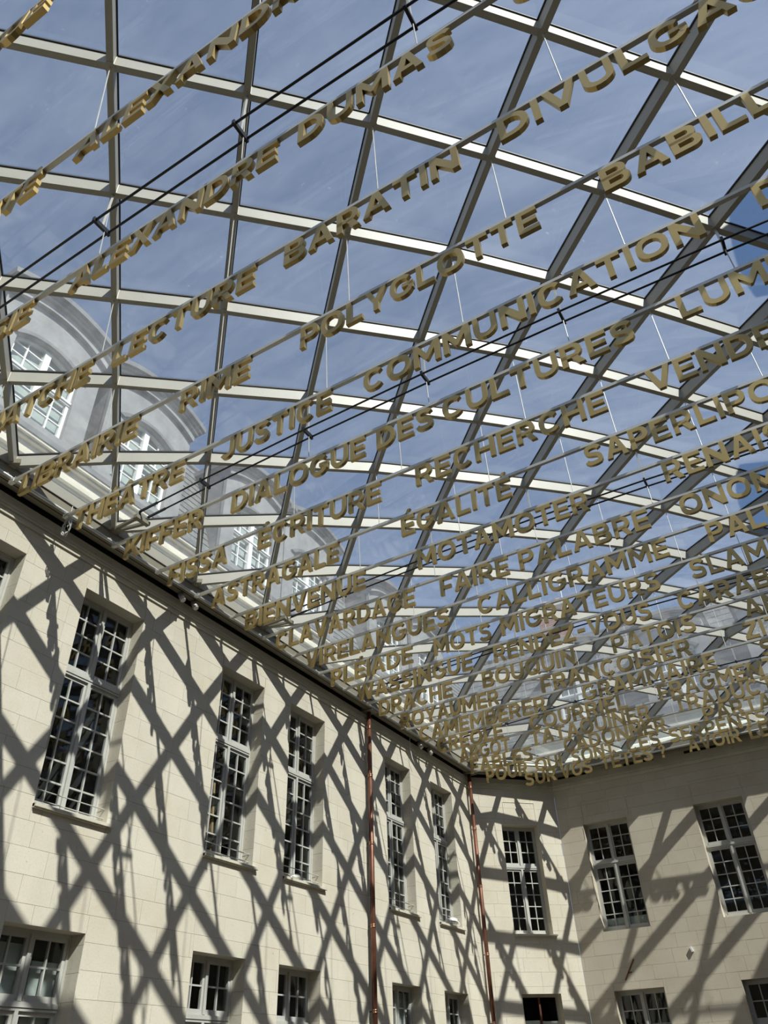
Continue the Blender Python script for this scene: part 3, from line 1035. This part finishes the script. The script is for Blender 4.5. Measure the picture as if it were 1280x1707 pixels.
def mansard(w, x0, x1, top, dep, lab, skip=()):
    o = empty('mansard_roof', w.o.location, w.o.rotation_euler.z)
    tag(o, lab, 'roof', 'slate roofs round the court')
    m = MB()
    n = 16
    for i in range(n):
        za, zb = 11.0 + (top - 11.0) * i / n, 11.0 + (top - 11.0) * (i + 1) / n
        ya, yb = 0.25 + dep * i / n, 0.25 + dep * (i + 1) / n
        x = x0
        step = 0.32
        k = 0
        xs = [x0] + [x0 + step * (j + (0.5 if i % 2 else 0)) for j in range(1, int((x1 - x0) / step))] + [x1]
        for a, b in zip(xs[:-1], xs[1:]):
            t = rnd.uniform(0, 0.006)
            m.add([(a + .004, ya - 0.02 - t, za), (b - .004, ya - 0.02 - t, za), (b - .004, yb, zb + 0.01), (a + .004, yb, zb + 0.01), (a + .004, ya + 0.03, za), (b - .004, ya + 0.03, za)],
                  [(0, 1, 2, 3), (4, 5, 1, 0)])
    s = part('slates', m, M['slate'], o)
    s['kind'] = 'stuff'
    bk = MB()
    bk.add([(x0, 0.27, 11.0), (x1, 0.27, 11.0), (x1, 0.27 + dep, top), (x0, 0.27 + dep, top), (x0, 6.5, 11.0), (x1, 6.5, 11.0), (x1, 6.5, top + 0.5), (x0, 6.5, top + 0.5)],
           [(0, 1, 2, 3), (3, 2, 6, 7), (1, 5, 6, 2), (4, 0, 3, 7), (5, 4, 7, 6)])
    part('roof_deck', bk, M['slate'], o)
    part('ridge_roll', MB().tube([(x0, 0.25 + dep, top + 0.03), (x1, 0.25 + dep, top + 0.03)], 0.07, 8), M['zinc'], o, smooth=True)
    return o

def arcpts(hw, zs, rise, n=14, a=None):
    """segmental arch from (-hw, zs) up to (0, zs+rise) and down to (hw, zs)"""
    R = (hw * hw + rise * rise) / (2 * rise)
    th = math.asin(hw / R)
    return [(R * sin(-th + 2 * th * i / n), zs + rise - R + R * cos(-th + 2 * th * i / n)) for i in range(n + 1)]

def dormer(w, c, lab, hw=1.15, group='zinc dormers above the court', sc=1.0, glass_white=True):
    pw = w.world(c, 0.1, 11.0)
    o = empty('roof_dormer', pw, w.o.rotation_euler.z)
    tag(o, lab, 'dormer', group)
    zb, zs = 0.0, 2.78 * sc
    ow = 0.72 * sc
    # front with an arched opening
    top = arcpts(hw, zs - 0.1, 0.30 * sc)
    opening = [(-ow, 0.35 * sc)] + [(ow, 0.35 * sc)] + arcpts(ow, 1.92 * sc, 0.26 * sc, 10)[::-1]
    part('dormer_front', MB().prism([[(-hw, zb), (hw, zb)] + top[::-1], opening], 0.0, 0.12), M['zinc_light'], o)
    ck = MB().box(-hw, -hw + 0.05, 0.1, 2.4, zb, zs).box(hw - 0.05, hw, 0.1, 2.4, zb, zs)
    part('dormer_cheek', ck, M['zinc'], o)
    # hood in three stepped arcs, each running back to the roof
    for i, (o1, d0, th, mm) in enumerate(((0.0, -0.10, 0.17, 'zinc_light'), (0.05, -0.17, 0.06, 'zinc_light'), (0.09, -0.24, 0.05, 'zinc'), (0.14, -0.30, 0.12, 'zinc'))):
        base = zs - 0.12 + [0, 0.17, 0.23, 0.28][i]
        a = arcpts(hw + o1, base, 0.33 * sc)
        b = arcpts(hw + o1 + 0.02, base + th, 0.33 * sc)
        part('hood_moulding', MB().prism([a + b[::-1]], d0, 2.4 if i == 3 else 0.3), M[mm], o)
    part('arch_moulding', MB().prism([arcpts(ow + 0.02, 1.92 * sc, 0.26 * sc) + arcpts(ow + 0.15, 1.95 * sc, 0.30 * sc)[::-1]], -0.05, 0.02), M['zinc'], o)
    part('dormer_sill', MB().box(-hw - 0.05, hw + 0.05, -0.12, 0.3, zb - 0.02, zb + 0.10), M['zinc'], o)
    # window
    y = 0.10
    wn_ = MB()
    wn_.box(-ow, -ow + .06, y, y + .07, .35 * sc, 1.95 * sc).box(ow - .06, ow, y, y + .07, .35 * sc, 1.95 * sc)
    wn_.box(-ow, ow, y, y + .07, .35 * sc, .35 * sc + .08)
    wn_.box(-.065, .065, y - .03, y + .07, .35 * sc, 2.10 * sc)
    zt = 1.32 * sc
    wn_.box(-ow, ow, y - .02, y + .07, zt - .05, zt + .05).box(-ow, ow, y - .045, y, zt - .01, zt + .035)
    wn_.prism([arcpts(ow, 1.92 * sc, .26 * sc) + arcpts(ow - .05, 1.86 * sc, .25 * sc)[::-1]], y, y + .07)
    fr_ = part('window_frame', wn_, M['white'], o)
    gb = MB()
    for s_ in (-1, 1):
        xm = s_ * (ow + .06) / 2
        gb.box(xm - .014, xm + .014, y + .01, y + .05, .4 * sc, 2.0 * sc)
        for zz in (0.72, 1.02, 1.62, 1.86):
            gb.box(min(s_ * .06, s_ * (ow - .05)), max(s_ * .06, s_ * (ow - .05)), y + .012, y + .048, zz * sc - .012, zz * sc + .012)
    part('glazing_bars', gb, M['white'], fr_)
    part('window_glass', MB().prism([[(-ow, .35 * sc), (ow, .35 * sc)] + arcpts(ow, 1.92 * sc, .26 * sc)[::-1]], y + .03, y + .036), M['glass_pane'], fr_)
    part('blind', MB().box(-ow, ow, y + .14, y + .16, .3 * sc, 2.3 * sc), M['blind'], o)
    return o

cornice(wall_left, 0, 25.9, 'trim_4')
mansard(wall_left, 0, 28.5, 14.25, 0.95, 'grey slate mansard roof over the left wall, between its dormers')
DL = ['first', 'second', 'third', 'fourth', 'fifth', 'sixth']
for i, y in enumerate(UP):
    dormer(wall_left, y + YO + WW / 2, 'arched grey dormer over the left wall, %s counted from the near end' % DL[i])
cornice(wall_far, -2.1, 11.7, 'trim_5')
mansard(wall_far, -3.5, 16, 15.3, 1.7, 'tall dark slate roof rising beyond the far wall')
for i, x in enumerate(FXW):
    dormer(wall_far, x - 2.1 + 0.7, 'arched grey dormer over the far wall, %s from the chamfered corner' % DL[i])
cornice(wall_right, 0, 27.7, 'trim_6')
mansard(wall_right, -3, 28, 12.5, 0.5, 'slate mansard roof over the wall opposite the tall windows')
dormer(wall_right, 24.5 - 12.9, 'arched grey dormer on the roof opposite the tall windows, larger of two', group=None)
dormer(wall_right, 24.5 - 6.9, 'small arched dormer on the roof opposite the tall windows', hw=0.8, group=None, sc=0.55)

# brick chimney behind the far roof
ch = tag(empty('brick_chimney', (2.5, 27.2, 14.5)), 'red brick chimney stack with an aerial beyond the far roof', 'chimney')
m = MB()
for r in range(24):
    z = r * 0.11
    xs = [-0.55 + 0.275 * j + (0.1375 if r % 2 else 0) for j in range(-1, 5)]
    for x in xs:
        a, b = max(x, -0.55), min(x + 0.265, 0.55)
        if b - a > 0.03:
            m.box(a, b, -0.4 - rnd.uniform(0, .008), 0.4, z, z + 0.1)
st = part('bricks', m, M['brick'], ch)
st['kind'] = 'stuff'
part('stack_core', MB().box(-0.54, 0.54, -0.385, 0.38, -1.5, 2.64), M['mortar'], ch)
part('chimney_cap', MB().box(-0.64, 0.64, -0.5, 0.5, 2.64, 2.76).box(-0.58, 0.58, -0.44, 0.44, 2.76, 2.82), M['cornice'], ch)
for x in (-0.28, 0.28):
    part('chimney_pot', MB().tube([(x, 0, 2.8), (x, 0, 3.15)], 0.14, 10), M['brick'], ch, smooth=True)
a = MB().tube([(0.5, 0, 2.5), (0.5, 0, 4.4)], 0.02, 6)
for zz in (3.6, 3.9, 4.2):
    a.tube([(0.1, 0, zz), (0.9, 0, zz)], 0.012, 5)
part('aerial', a, M['wire'], ch)

# ------------------------------------------------------------------ small things
def coil(loc, lab, r=0.14):
    o = tag(empty('cable_coil', loc), lab, 'cable coil')
    m = MB()
    for i in range(5):
        q = r * rnd.uniform(0.75, 1.05)
        dx = rnd.uniform(-.03, .03)
        m.tube([(dx + q * 0.62 * sin(a_), rnd.uniform(-.03, .03), -r * 1.5 + q * 1.35 * cos(a_)) for a_ in [2 * pi * k / 14 for k in range(14)]], 0.008, 5, closed=True)
    m.tube([(0, 0, 0), (0.01, 0, 0.22)], 0.006, 5)
    part('loops', m, M['wire'], o)
coil((0.46, 6.06, 9.48), 'coil of bright cable hanging under the rail end before THÉÂTRE')

def spot(loc, lab):
    o = tag(empty('spotlight', loc), lab, 'spotlight', 'small spotlights under the gutter')
    part('lamp_body', MB().tube([(0, 0, 0), (0.10, 0, -0.16)], 0.055, 10), M['lamp'], o, smooth=True)
    part('lamp_lens', MB().tube([(0.10, 0, -0.16), (0.105, 0, -0.168)], 0.05, 10), M['white'], o)
    part('mount', MB().bar((0, 0, 0), (-0.05, 0, 0.06), 0.03, 0.03), M['black_rod'], o)
spot((0.16, 9.05, 9.56), 'small grey spotlight under the left gutter near FISSA, nearer one')
spot((0.16, 9.42, 9.56), 'small grey spotlight under the left gutter near FISSA, farther one')
spot((0.16, 18.9, 9.56), 'small grey spotlight under the left gutter before the corner, nearer one')
spot((0.16, 19.5, 9.56), 'small grey spotlight under the left gutter before the corner, farther one')

cb = tag(empty('loose_cable', (0.10, 18.45, 9.62)), 'loose white cable hanging from the left gutter near CAMEMBERER', 'cable')
part('cable', MB().tube([(0.02, 0, 0), (0.01, 0.02, -0.35), (0.03, 0.08, -0.62), (0.04, 0.2, -0.75)], 0.010, 6), M['white'], cb, smooth=True)

for i, (x, y) in enumerate(((8.75, 24.05), (5.5, 24.05))):
    o = tag(empty('dome_camera', (x, y, 9.60)), 'white dome camera under the far gutter, ' + ['close to AVOIR LE', 'close to TÊTES'][i], 'camera')
    m = MB()
    rings = []
    for j in range(6):
        a_ = j / 5 * pi / 2
        rings.append([(0.10 * cos(a_) * cos(2 * pi * k / 12), 0.10 * cos(a_) * sin(2 * pi * k / 12), -0.05 - 0.10 * sin(a_)) for k in range(12)])
    m.add([p for r in rings for p in r], [(j * 12 + (k + 1) % 12, j * 12 + k, (j + 1) * 12 + k, (j + 1) * 12 + (k + 1) % 12) for j in range(5) for k in range(12)])
    part('dome', m, M['plastic'], o, smooth=True)
    part('mount', MB().tube([(0, 0, 0.03), (0, 0, -0.05)], 0.105, 12), M['plastic'], o)

def bundle(loc, r, lab, name, mt):
    m = MB()
    n1, n2 = 9, 14
    vs, fs = [], []
    for i in range(n1):
        t = pi * i / (n1 - 1)
        for k in range(n2):
            q = 2 * pi * k / n2
            f = 1 + 0.22 * sin(3 * q + 2 * t) * sin(t) + rnd.uniform(-.1, .1)
            vs.append((r[0] * sin(t) * cos(q) * f, r[1] * sin(t) * sin(q) * f, r[2] * (1 + cos(t)) * (0.9 + rnd.uniform(-.08, .08))))
    for i in range(n1 - 1):
        for k in range(n2):
            fs.append((i * n2 + k, i * n2 + (k + 1) % n2, (i + 1) * n2 + (k + 1) % n2, (i + 1) * n2 + k))
    m.add(vs, fs)
    o = part(name, m, mt)
    o.location = loc
    tag(o, lab, 'bundle')
bundle((-0.08, UP[5] + 0.98, 5.08), (0.13, 0.32, 0.12), 'crumpled white cloth bundle on the sill of the last tall window', 'cloth_bundle', M['cloth'])
bundle((-0.10, UP[3] + 0.55, 5.08), (0.10, 0.18, 0.07), 'small white cloth lying on the sill of the tall window before the first downpipe', 'cloth_bundle', M['cloth'])

# trestle seen through the third tall window
tr = tag(empty('wooden_trestle', (-1.1, UP[2] + 1.0, 4.75)), 'raw wood trestle ladder standing inside a tall window', 'ladder')
m = MB()
for s_ in (-1, 1):
    m.bar((0.15 * s_, -0.25, 0), (0.0, -0.25, 2.2), 0.05, 0.07)
    m.bar((0.15 * s_, 0.25, 0), (0.0, 0.25, 2.2), 0.05, 0.07)
part('rails', m, M['wood'], tr)
for zz in (0.35, 0.7, 1.05, 1.4, 1.75):
    part('rung', MB().bar((0.1, -0.27, zz), (0.1, 0.27, zz), 0.05, 0.03), M['wood'], tr)

# opening in the chamfered wall: plywood door leaf below, dark above
WIN_N[0] += 1
ob = part('door_1', MB().box(0.99, 1.04, .22, .32, 1.0, 3.63).box(2.14, 2.19, .22, .32, 1.0, 3.63).box(1.04, 2.14, .22, .32, 3.56, 3.63), M['cornice'])
ob['kind'] = 'structure'
ob.location, ob.rotation_euler = wall_corner.o.location, wall_corner.o.rotation_euler
part('board', MB().box(1.04, 1.575, .26, .28, 1.0, 3.02).box(1.595, 2.14, .26, .28, 1.0, 3.0), M['blind'], ob)
part('post', MB().box(1.56, 1.61, .20, .26, 1.0, 3.56), M['copper'], ob)
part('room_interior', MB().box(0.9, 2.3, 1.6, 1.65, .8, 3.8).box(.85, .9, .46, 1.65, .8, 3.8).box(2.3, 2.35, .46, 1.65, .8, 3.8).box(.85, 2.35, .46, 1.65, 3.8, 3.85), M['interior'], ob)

# chased groove and a plug left in the far wall
from mathutils import Vector as _V
g = MB().bar((1.51, -0.004, 4.32), (1.17, -0.004, 3.84), 0.035, 0.02, up=_V((0, 1, 0)))
g.bar((1.28, -0.004, 4.0), (1.40, -0.004, 4.02), 0.025, 0.02, up=_V((0, 1, 0)))
part('chase_mark', g, M['copper'], wall_far.o)
part('wall_plug', MB().bar((3.12, -0.03, 4.46), (3.16, -0.03, 4.34), 0.05, 0.06, up=_V((0, 1, 0))), M['plastic'], wall_far.o)
